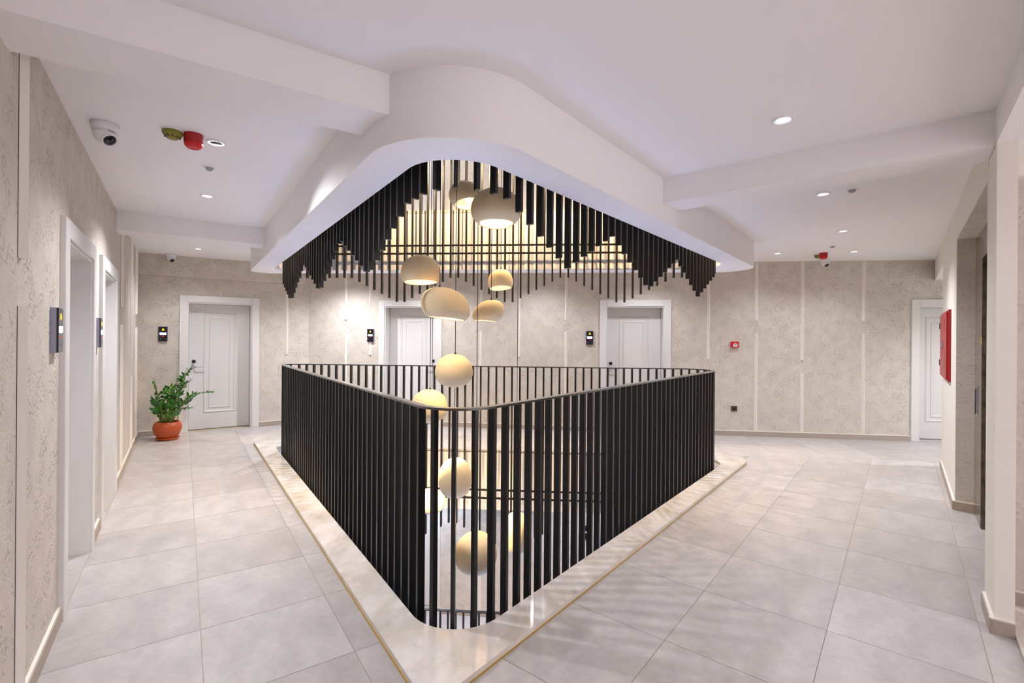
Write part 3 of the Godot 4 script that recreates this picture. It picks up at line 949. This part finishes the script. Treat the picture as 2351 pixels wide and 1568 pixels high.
func pend_px(px: float, py: float, w: float, hpx: float, z: float, seed_: int, label: String, tilt := 0.1, phi_t := -PI / 2, lean := 0.0, phi_l := 0.0, open := 2.25, e := 0.16):
	# measured on the photograph, turned into metres at the lamp's own distance
	var u := (px - 1175.5) / 1111.6
	var v := (775.73 - py) / 1111.6
	pendant((u - 0.0075 * v) * z, z, EYE + (v + 0.0075 * u) * z, w * z / 1111.6, hpx * z / 1111.6, seed_, label, tilt, phi_t, lean, phi_l, open, e)

func pendants():
	pend_px(1072, 452, 80, 54, 4.6, 1, "clay pendant lamp partly hidden behind the topmost big shade", 0.28, -0.7, 0.1, PI, 2.2)
	pend_px(1140, 484, 122, 74, 3.5, 2, "big clay pendant lamp with a wide bright opening, highest in front of the slats", 0.12, -PI / 2, 0.0, 0.0, 2.46)
	pend_px(968, 628, 91, 64, 3.9, 3, "clay pendant lamp with a glowing rim left of the void's middle, above the tilted one", 0.07, -PI / 2, 0.0, 0.0, 2.18)
	pend_px(1021, 706, 110, 70, 3.7, 4, "broad clay pendant lamp tilted to the left in front of the back door", 0.16, -2.5, 0.25, PI, 2.3)
	pend_px(1150, 649, 56, 47, 4.9, 5, "small clay pendant lamp with a glowing mouth beside the back wall battens", 0.17, -1.3, 0.0, 0.0, 2.1)
	pend_px(1119, 719, 68, 46, 4.5, 6, "small lopsided clay pendant lamp just below the little glowing one", 0.06, -1.9, 0.3, 0.3, 2.35)
	pend_px(1045, 855, 88, 64, 4.0, 7, "clay pendant lamp hanging level with the handrail, lit warm from above", 0.55, PI / 2)
	pend_px(987, 936, 85, 64, 4.3, 8, "clay pendant lamp just below the near handrail behind the slats", 0.55, PI / 2, 0.0, 0.0, 2.25, 2.8)
	pend_px(1043, 1101, 74, 76, 4.2, 9, "tall rounded clay pendant lamp behind the slats near floor level", 0.55, PI / 2, 0.0, 0.0, 2.25, 2.8)
	pend_px(990, 1152, 68, 46, 4.8, 10, "small clay pendant lamp behind the slats, left of the tall rounded one", 0.55, PI / 2, 0.0, 0.0, 2.25, 1.2)
	pend_px(1092, 1273, 98, 78, 3.8, 11, "lowest clay pendant lamp behind the slats, lit yellow on one side", 0.1, PI / 2, 0.0, 0.0, 2.25, 1.2)
	pend_px(1185, 1229, 70, 82, 4.6, 12, "dim clay pendant lamp low on the right behind the slats", 0.1, PI / 2, 0.0, 0.0, 2.25, 1.2)
	# unseen lamps added higher up the void to light the slab edge
	for q in [[-1.30, 5.35, "far left"], [-0.35, 5.30, "middle left"], [0.50, 5.20, "middle right"], [1.25, 5.10, "far right"]]:
		pendant(q[0], q[1], 3.78, 0.34, 0.24, 21, "added unseen clay pendant lamp lighting the slab edge of the storey above, %s one" % q[2], 0.62, PI / 2, 0.0, 0.0, 2.25, 3.8)


# ================================================================ fittings
func rounded(w: float, h: float, r: float, d: float) -> ArrayMesh:     # rounded plate, z from 0 to d
	var poly := []
	for k in 4:
		var c := Vector2((w / 2 - r) * [1, -1, -1, 1][k], (h / 2 - r) * [1, 1, -1, -1][k])
		for j in 6: poly.append(c + Vector2.from_angle(PI / 2 * k + PI / 2 * j / 5.0) * r)
	return plate(poly, d)

func plate(poly: Array, d: float) -> ArrayMesh:
	var b := MB.new()
	var pk := PackedVector2Array(poly)
	if Geometry2D.is_polygon_clockwise(pk): pk.reverse()
	var t := Geometry2D.triangulate_polygon(pk)
	var v := func(p: Vector2, z: float): return Vector3(p.x, p.y, z)
	for i in range(0, t.size(), 3):
		var q := [pk[t[i]], pk[t[i + 1]], pk[t[i + 2]]]
		if (q[1] - q[0]).cross(q[2] - q[0]) < 0: q = [q[0], q[2], q[1]]
		b.tri(v.call(q[0], d), v.call(q[1], d), v.call(q[2], d))
		b.tri(v.call(q[2], 0.0), v.call(q[1], 0.0), v.call(q[0], 0.0))
	for i in pk.size():
		var p := pk[i]
		var q := pk[(i + 1) % pk.size()]
		b.quad(v.call(p, 0.0), v.call(q, 0.0), v.call(q, d), v.call(p, d))
	return b.mesh()

func keypad(tr: Transform3D, label: String):
	var o := base("door_keypad", label, "keypad", tr, "lit room-number keypads beside the doors")
	put("body", box_mesh(Vector3(-0.0545, -0.107, 0), Vector3(0.0545, 0.107, 0.024), 0.003), M.keypad_body, o)
	put("glass_front", box_mesh(Vector3(-0.053, -0.1055, 0.024), Vector3(0.053, 0.1055, 0.030), 0.0015), M.keypad_glass, o)
	var t := func(x, y, z): return Transform3D(Basis(), Vector3(x, y, z))
	for k in 3:     # three lit figures of the room number, too bright to read
		put("lit_figure", rounded(0.027, 0.034, 0.011, 0.0012), M.digits_white, o, t.call(-0.0265 + 0.0265 * k, 0.004, 0.030))
	var bell := []
	for k in 13: bell.append(Vector2(0, 0.006) + Vector2.from_angle(PI * k / 12.0) * 0.011)
	bell.append_array([Vector2(-0.013, -0.006), Vector2(-0.017, -0.011), Vector2(0.019, -0.011), Vector2(0.014, -0.006)])
	put("bell_symbol", plate(bell, 0.001), M.icon_yellow, o, t.call(0.0, 0.063, 0.030))
	put("status_line", rounded(0.028, 0.006, 0.0025, 0.001), M.icon_red, o, t.call(0.0, -0.031, 0.030))
	put("touch_symbol", plate([Vector2(-0.006, -0.008), Vector2(0.006, -0.008), Vector2(0.001, 0.01), Vector2(-0.004, 0.008)], 0.001), M.icon_grey, o, t.call(-0.027, -0.068, 0.030))
	put("touch_symbol", plate([Vector2(-0.007, -0.009), Vector2(0.006, -0.009), Vector2(0.006, 0.009), Vector2(0.001, -0.003)], 0.001), M.icon_grey, o, t.call(0.027, -0.068, 0.030))

func dome_camera(p: Vector2, y: float, turn: float, label: String, drop := 0.0):
	var o := base("security_camera", label, "camera", Transform3D(Basis(Vector3.UP, turn), V3(p, y)), "white turret cameras under the ceiling")
	var b := MB.new(); b.smooth()
	b.lathe([Vector2(0.0, -0.045), Vector2(0.052, -0.045), Vector2(0.060, -0.038), Vector2(0.066, 0.0), Vector2(0.0, 0.0)], 32)
	put("mount", b.mesh(), M.white_plastic, o)
	b = MB.new(); b.smooth()
	var prof := [Vector2(0.0, -0.108)]
	for k in 9: prof.append(Vector2(cos(-PI / 2 + PI / 2 * (k + 1) / 10.0) * 0.054, -0.054 + sin(-PI / 2 + PI / 2 * (k + 1) / 10.0) * 0.054))
	prof.append_array([Vector2(0.056, -0.0455), Vector2(0.0, -0.0455)])
	b.lathe(prof, 32)
	put("dome", b.mesh(), M.white_plastic, o)
	var eye := Node3D.new()
	var tr := Transform3D(Basis(Vector3.RIGHT, PI / 2 + 0.75), Vector3(0, -0.058, 0))
	eye.free()
	b = MB.new(); b.smooth()
	b.lathe([Vector2(0.0, 0.052), Vector2(0.030, 0.052), Vector2(0.034, 0.058), Vector2(0.038, 0.056), Vector2(0.039, 0.03)], 28)
	put("lens_barrel", b.mesh(), M.white_plastic, o, tr)
	b = MB.new(); b.smooth()
	b.lathe([Vector2(0.0, 0.058), Vector2(0.018, 0.057), Vector2(0.031, 0.0535), Vector2(0.031, 0.050)], 24)
	put("lens", b.mesh(), M.lens_black, o, tr)
	put("name_bar", box_mesh(Vector3(-0.018, -0.049, 0.0535), Vector3(0.014, -0.0465, 0.0565)), M.black_plastic, o)

func detector(p: Vector2, label: String):
	var o := base("smoke_detector", label, "smoke detector", Transform3D(Basis(), V3(p, CEIL)), "olive smoke detectors")
	var b := MB.new(); b.smooth()
	b.lathe([Vector2(0.0, -0.011), Vector2(0.050, -0.011), Vector2(0.054, -0.008), Vector2(0.054, 0.0)], 32)
	put("mounting_base", b.mesh(), M.white_plastic, o)
	b = MB.new(); b.smooth()
	b.lathe([Vector2(0.0, -0.052), Vector2(0.024, -0.052), Vector2(0.028, -0.047), Vector2(0.029, -0.043), Vector2(0.040, -0.038), Vector2(0.050, -0.026), Vector2(0.051, -0.0111), Vector2(0.0, -0.0111)], 32)
	put("sensor_head", b.mesh(), M.olive_plastic, o)
	for k in 10:
		put("air_slot", box_mesh(Vector3(-0.002, -0.044, 0.029), Vector3(0.002, -0.039, 0.041)), M.black_plastic, o, Transform3D(Basis(Vector3.UP, TAU * k / 10.0), Vector3.ZERO))

func siren(p: Vector2, label: String):
	var o := base("alarm_siren", label, "alarm siren", Transform3D(Basis(), V3(p, CEIL)), "red ceiling sirens")
	var b := MB.new(); b.smooth()
	b.lathe([Vector2(0.0, -0.050), Vector2(0.047, -0.050), Vector2(0.049, -0.046), Vector2(0.049, 0.0)], 32)
	put("housing", b.mesh(), M.red_paint, o)
	b = MB.new(); b.smooth()
	b.lathe([Vector2(0.0, -0.079), Vector2(0.014, -0.079), Vector2(0.016, -0.082), Vector2(0.033, -0.080), Vector2(0.045, -0.068), Vector2(0.0485, -0.0501), Vector2(0.0, -0.0501)], 32)
	put("sounder", b.mesh(), M.red_plastic, o)

func motion_sensor(p: Vector2, label: String):
	var o := base("motion_sensor", label, "sensor", Transform3D(Basis(), V3(p, CEIL)), "round ceiling motion sensors")
	var b := MB.new(); b.smooth()
	b.lathe([Vector2(0.028, -0.008), Vector2(0.040, -0.006), Vector2(0.046, 0.0)], 32)
	put("bezel", b.mesh(), M.white_plastic, o)
	b = MB.new(); b.smooth()
	b.lathe([Vector2(0.0, -0.030), Vector2(0.012, -0.028), Vector2(0.022, -0.020), Vector2(0.029, -0.006)], 24)
	put("sensor_dome", b.mesh(), M.grey_plastic, o)

func fittings():
	var w := on_wall(-0.50, 0, AW)
	var p := on_wall(-8.69, 0, AP)
	var bk := on_wall(-7.68, 0, AB)
	keypad(w.translated_local(Vector3(3.13, 1.47, 0)), "lit keypad on the left wall before the nearest door")
	keypad(w.translated_local(Vector3(4.60, 1.465, 0)), "lit keypad between the two left wall doors")
	keypad(p.translated_local(Vector3(-0.249, 1.468, 0)), "lit keypad above the potted plant")
	keypad(bk.translated_local(Vector3(-3.328, 1.472, 0)), "lit keypad left of the lamp-hidden door on the back wall")
	keypad(bk.translated_local(Vector3(0.258, 1.460, 0)), "lit keypad left of the right-hand back wall door")
	keypad(bk.translated_local(Vector3(0.258, 1.460 - STOREY, 0)), "lit keypad of the storey below glimpsed between slats")
	dome_camera(P2(-0.37, 3.50, AL), CEIL, 1.3, "large white turret camera on the near left ceiling by the plaster wall")
	dome_camera(P2(-0.16, 8.55, AL), CEIL, 1.0, "white turret camera high over the potted plant")
	dome_camera(P2(-7.50, 3.60, AB), CEIL, 0.1, "white turret camera beneath the red siren near the back wall")
	detector(P2(-0.06, 3.37, AL), "olive smoke detector on a white base beside the near red siren")
	detector(P2(-0.90, 7.75, AR), "olive smoke detector beside the far red siren over the back wall")
	siren(P2(0.04, 3.38, AL), "red drum siren on the near left ceiling beside the smoke detector")
	siren(P2(-0.83, 7.67, AR), "red siren on the ceiling near the long back wall")
	motion_sensor(P2(0.14, 3.96, AL), "small round sensor on the left ceiling beyond the red siren")
	motion_sensor(P2(-0.31, 4.56, AR), "small round sensor beside the spotlight beyond the right beam")
	motion_sensor(P2(-0.68, 7.15, AR), "small round sensor in front of the far red siren")
	# manual call point and socket on the back wall
	var o := base("fire_call_point", "small square red fire call point on the back wall", "call point", bk.translated_local(Vector3(2.418, 1.374, 0)))
	put("body", box_mesh(Vector3(-0.054, -0.044, 0), Vector3(0.054, 0.044, 0.05), 0.006), M.red_plastic, o)
	put("press_panel", box_mesh(Vector3(-0.030, -0.030, 0.05), Vector3(0.030, 0.014, 0.053), 0.001), M.white_plastic, o)
	put("arrow_mark", plate([Vector2(-0.008, 0), Vector2(0.008, 0), Vector2(0, 0.012)], 0.001), M.white_plastic, o, Transform3D(Basis(), Vector3(0, 0.022, 0.05)))
	put("dark_legend", box_mesh(Vector3(-0.022, -0.012, 0.053), Vector3(0.022, -0.006, 0.0535)), M.black_plastic, o)
	put("dark_legend", box_mesh(Vector3(-0.014, 0.000, 0.053), Vector3(0.014, 0.006, 0.0535)), M.black_plastic, o)
	o = base("power_socket", "dark brown square power socket low on the back wall", "socket", bk.translated_local(Vector3(2.421, 0.407, 0)))
	put("face_plate", box_mesh(Vector3(-0.043, -0.040, 0), Vector3(0.043, 0.040, 0.011), 0.003), M.socket_brown, o)
	var b := MB.new(); b.smooth()
	b.lathe([Vector2(0.019, 0.004), Vector2(0.020, 0.015), Vector2(0.024, 0.015), Vector2(0.025, 0.011)], 24)
	put("socket_ring", b.mesh(), M.socket_brown, o, Transform3D(Basis(Vector3.RIGHT, PI / 2), Vector3.ZERO))
	b = MB.new(); b.smooth()
	b.lathe([Vector2(0.0, 0.0115), Vector2(0.0195, 0.0115)], 24)
	put("socket_well", b.mesh(), M.lens_black, o, Transform3D(Basis(Vector3.RIGHT, PI / 2), Vector3.ZERO))
	fire_cabinet()
	lift()

func fire_cabinet():
	var o := base("fire_cabinet", "red metal fire hose cabinet on the white wall at the right", "fire cabinet", on_wall(0.36, 7.17, AR, 1.062, true))
	var W := 0.99
	var H := 0.69
	put("body", box_mesh(Vector3(0, 0, 0.0), Vector3(W, H, 0.022), 0.003), M.red_paint, o)
	var d := put("door", box_mesh(Vector3(0.02, 0.02, 0.022), Vector3(W * 0.50, H - 0.02, 0.036), 0.003), M.red_paint, o)
	put("handle", box_mesh(Vector3(W * 0.46, 0.31, 0.036), Vector3(W * 0.485, 0.39, 0.052), 0.003), M.chrome, d)
	for y in [0.12, 0.52]:
		put("hinge", box_mesh(Vector3(-0.012, y, 0.005), Vector3(0.03, y + 0.065, 0.042), 0.003), M.black_plastic, d)
	var e := put("door", box_mesh(Vector3(W * 0.51, 0.02, 0.022), Vector3(W - 0.02, H - 0.02, 0.036), 0.003), M.red_paint, o)
	put("lock", box_mesh(Vector3(W * 0.515, 0.325, 0.036), Vector3(W * 0.55, 0.375, 0.048), 0.004), M.chrome, e)
	for y in [0.11, 0.49]:
		put("grip_slot", box_mesh(Vector3(W * 0.72, y, 0.036), Vector3(W * 0.745, y + 0.12 + (0.08 if y < 0.3 else 0.0), 0.0375)), M.black_plastic, e)

func lift():
	# lift front set back in the right wall: steel panel, dark marble jambs, steel door
	var o := base("lift_entrance", "lift entrance set back in the right wall with steel front and dark marble jamb", "lift", Transform3D())
	var b := MB.new()
	b.prism(frame_poly(0.478, 0.50, 5.225, 5.645, AR), 0.0, 2.322)
	b.prism(frame_poly(0.478, 0.50, 3.99, 5.225, AR), 2.095, 2.322)
	put("steel_panel", b.mesh(), M.steel, o)
	b = MB.new()
	b.prism(frame_poly(0.479, 0.505, 5.195, 5.225, AR), 0.0, 2.095)
	put("inner_jamb", b.mesh(), M.dark_marble, o)
	b = MB.new()
	b.prism(frame_poly(0.505, 0.70, 5.215, 5.235, AR), 0.0, 2.095)
	put("marble_jamb", b.mesh(), M.dark_marble, o)
	b = MB.new()
	b.prism(frame_poly(0.478, 0.70, 3.99, 4.20, AR), 0.0, 2.095)
	put("marble_jamb", b.mesh(), M.dark_marble, o)
	b = MB.new()
	b.prism(frame_poly(0.68, 0.72, 4.70, 5.215, AR), 0.0, 2.095)
	put("lift_door", b.mesh(), M.steel, o)
	b = MB.new()
	b.prism(frame_poly(0.68, 0.72, 4.20, 4.695, AR), 0.0, 2.095)
	put("lift_door", b.mesh(), M.steel, o)
	b = MB.new()
	b.prism(frame_poly(0.50, 0.80, 3.99, 5.66, AR), 2.095, 2.33)
	put("lift_header", b.mesh(), M.dark_marble, o)
	var c := base("lift_call_panel", "slim steel lift call panel with rounded ends on the lift front", "call panel", on_wall(0.4765, 5.445, AR, 0.962, true))
	put("plate", rounded(0.075, 0.25, 0.036, 0.010), M.chrome, c)
	put("dark_insert", rounded(0.038, 0.21, 0.018, 0.003), M.black_plastic, c, Transform3D(Basis(), Vector3(0, 0, 0.010)))
	put("call_button", rounded(0.022, 0.022, 0.0105, 0.003), M.chrome, c, Transform3D(Basis(), Vector3(0, -0.03, 0.013)))
	var y := base("warning_sticker", "small yellow sticker on the lift's marble jamb", "sticker", on_wall(0.479, 5.21, AR, 1.456, true))
	put("sticker", box_mesh(Vector3(-0.012, -0.028, 0.0), Vector3(0.012, 0.028, 0.001)), M.icon_yellow if false else sticker_mat(), y)

func sticker_mat() -> StandardMaterial3D: return mat("sticker_yellow", Color(0.85, 0.72, 0.12), 0.5)

# ================================================================ plant
func plant(p: Vector2):
	var o := base("potted_plant", "bushy green plant with arching feathery stems in a round terracotta pot by the corner", "potted plant", Transform3D(Basis(), V3(p, 0)))
	var b := MB.new(); b.smooth()
	b.lathe([Vector2(0.000, 0.0), Vector2(0.105, 0.0), Vector2(0.126, 0.008), Vector2(0.144, 0.030), Vector2(0.139, 0.034), Vector2(0.118, 0.014), Vector2(0.000, 0.012)], 40)
	put("saucer", b.mesh(), M.terracotta, o)
	b = MB.new(); b.smooth()
	b.lathe([Vector2(0.000, 0.014), Vector2(0.097, 0.014), Vector2(0.113, 0.03), Vector2(0.150, 0.09), Vector2(0.170, 0.150), Vector2(0.171, 0.185), Vector2(0.160, 0.222), Vector2(0.143, 0.247), Vector2(0.134, 0.252), Vector2(0.129, 0.246), Vector2(0.139, 0.215), Vector2(0.134, 0.205)], 48)
	put("pot", b.mesh(), M.terracotta, o)
	b = MB.new(); b.smooth()
	b.lathe([Vector2(0.139, 0.214), Vector2(0.076, 0.224), Vector2(0.000, 0.228)], 24)
	put("soil", b.mesh(), M.soil, o)
	var leaf := []
	for v in 2:
		b = MB.new(); b.smooth()
		var prof := [[0.0, 0.001, 0.0], [0.18, 0.55, 0.004], [0.42, 1.0, 0.006], [0.68, 0.82, 0.0], [0.88, 0.40, -0.010], [1.0, 0.01, -0.018]]
		var L := 0.108 if v == 0 else 0.092
		var Wd := 0.025 if v == 0 else 0.022
		for i in prof.size() - 1:
			var q: Array = prof[i]
			var r: Array = prof[i + 1]
			var c0 := Vector3(0, q[2], q[0] * L)
			var c1 := Vector3(0, r[2], r[0] * L)
			for s in [-1.0, 1.0]:
				var e0: Vector3 = c0 + Vector3(s * q[1] * Wd, 0.006 * q[1], 0)
				var e1: Vector3 = c1 + Vector3(s * r[1] * Wd, 0.006 * r[1], 0)
				if s > 0: b.quad(c0, c1, e1, e0)
				else: b.quad(c0, e0, e1, c1)
		leaf.append(b.mesh())
	# [foot x, foot z, tip x, tip y, tip z, sag]: metres from the pot's middle, z towards the room
	var stems := [
		[0.02, 0.00, 0.30, 1.00, -0.02, 0.10], [-0.06, 0.02, -0.18, 0.82, 0.01, 0.04], [0.05, 0.03, 0.68, 0.69, 0.12, 0.20],
		[0.06, 0.05, 0.45, 0.48, 0.20, 0.14], [0.03, 0.02, 0.36, 0.82, 0.10, 0.14], [-0.07, 0.03, -0.20, 0.43, -0.01, 0.08],
		[0.00, -0.03, 0.06, 0.80, -0.10, 0.05], [0.01, 0.05, 0.13, 0.74, 0.14, 0.06], [-0.03, 0.00, -0.04, 0.66, 0.02, 0.02],
		[0.05, -0.02, 0.26, 0.62, -0.12, 0.10], [-0.02, 0.05, 0.02, 0.54, 0.20, 0.08], [0.03, -0.04, 0.20, 0.92, -0.06, 0.08],
		[0.04, 0.04, 0.24, 0.56, 0.16, 0.10], [-0.04, 0.03, -0.09, 0.56, 0.12, 0.05], [0.02, 0.03, 0.15, 0.66, 0.06, 0.06]]
	var r := RandomNumberGenerator.new()
	r.seed = 5
	for q in stems:
		var foot := Vector3(q[0], 0.222, q[1])
		var tip := Vector3(q[2], q[3], q[4])
		var mid: Vector3 = foot.lerp(tip, 0.5) + Vector3(-(tip.x - foot.x) * 0.18, q[5], -(tip.z - foot.z) * 0.18)
		var at := func(t: float) -> Vector3: return foot * (1 - t) * (1 - t) + mid * 2 * t * (1 - t) + tip * t * t
		var pts := []
		var rad := []
		for i in 11:
			pts.append(at.call(i / 10.0))
			rad.append(lerpf(0.013, 0.0028, i / 10.0))
		b = MB.new(); b.smooth()
		b.tube(pts, rad, 7)
		var st := put("stem", b.mesh(), M.stem_green, o)
		var len := foot.distance_to(tip)
		var n := clampi(int(len * 30.0), 11, 24)
		var turn := r.randf() * TAU
		for i in n:
			var t := lerpf(0.22, 1.0, float(i) / (n - 1))
			var d: Vector3 = (at.call(minf(t + 0.02, 1.0)) - at.call(t - 0.02)).normalized()
			var side := d.cross(Vector3.UP if absf(d.y) < 0.95 else Vector3.RIGHT).normalized()
			side = side.rotated(d, turn * 0.12 + r.randf_range(-0.5, 0.5))
			if i % 2: side = -side
			var ahead := lerpf(0.45, 0.9, t) if i < n - 1 else 3.0
			var z := (side + d * ahead).normalized()
			var up := (d.cross(side) * (1.0 if i % 2 == 0 else -1.0) + Vector3.UP * 0.4).normalized()
			var x := up.cross(z).normalized()
			up = z.cross(x)
			var k := r.randf_range(0.8, 1.12) * lerpf(1.05, 0.75, absf(t - 0.6) * 1.6)
			put("leaf", leaf[i % 2], M["leaf_%d" % r.randi_range(0, 2)], st, Transform3D(Basis(x, up, z).scaled(Vector3.ONE * k), at.call(t)))
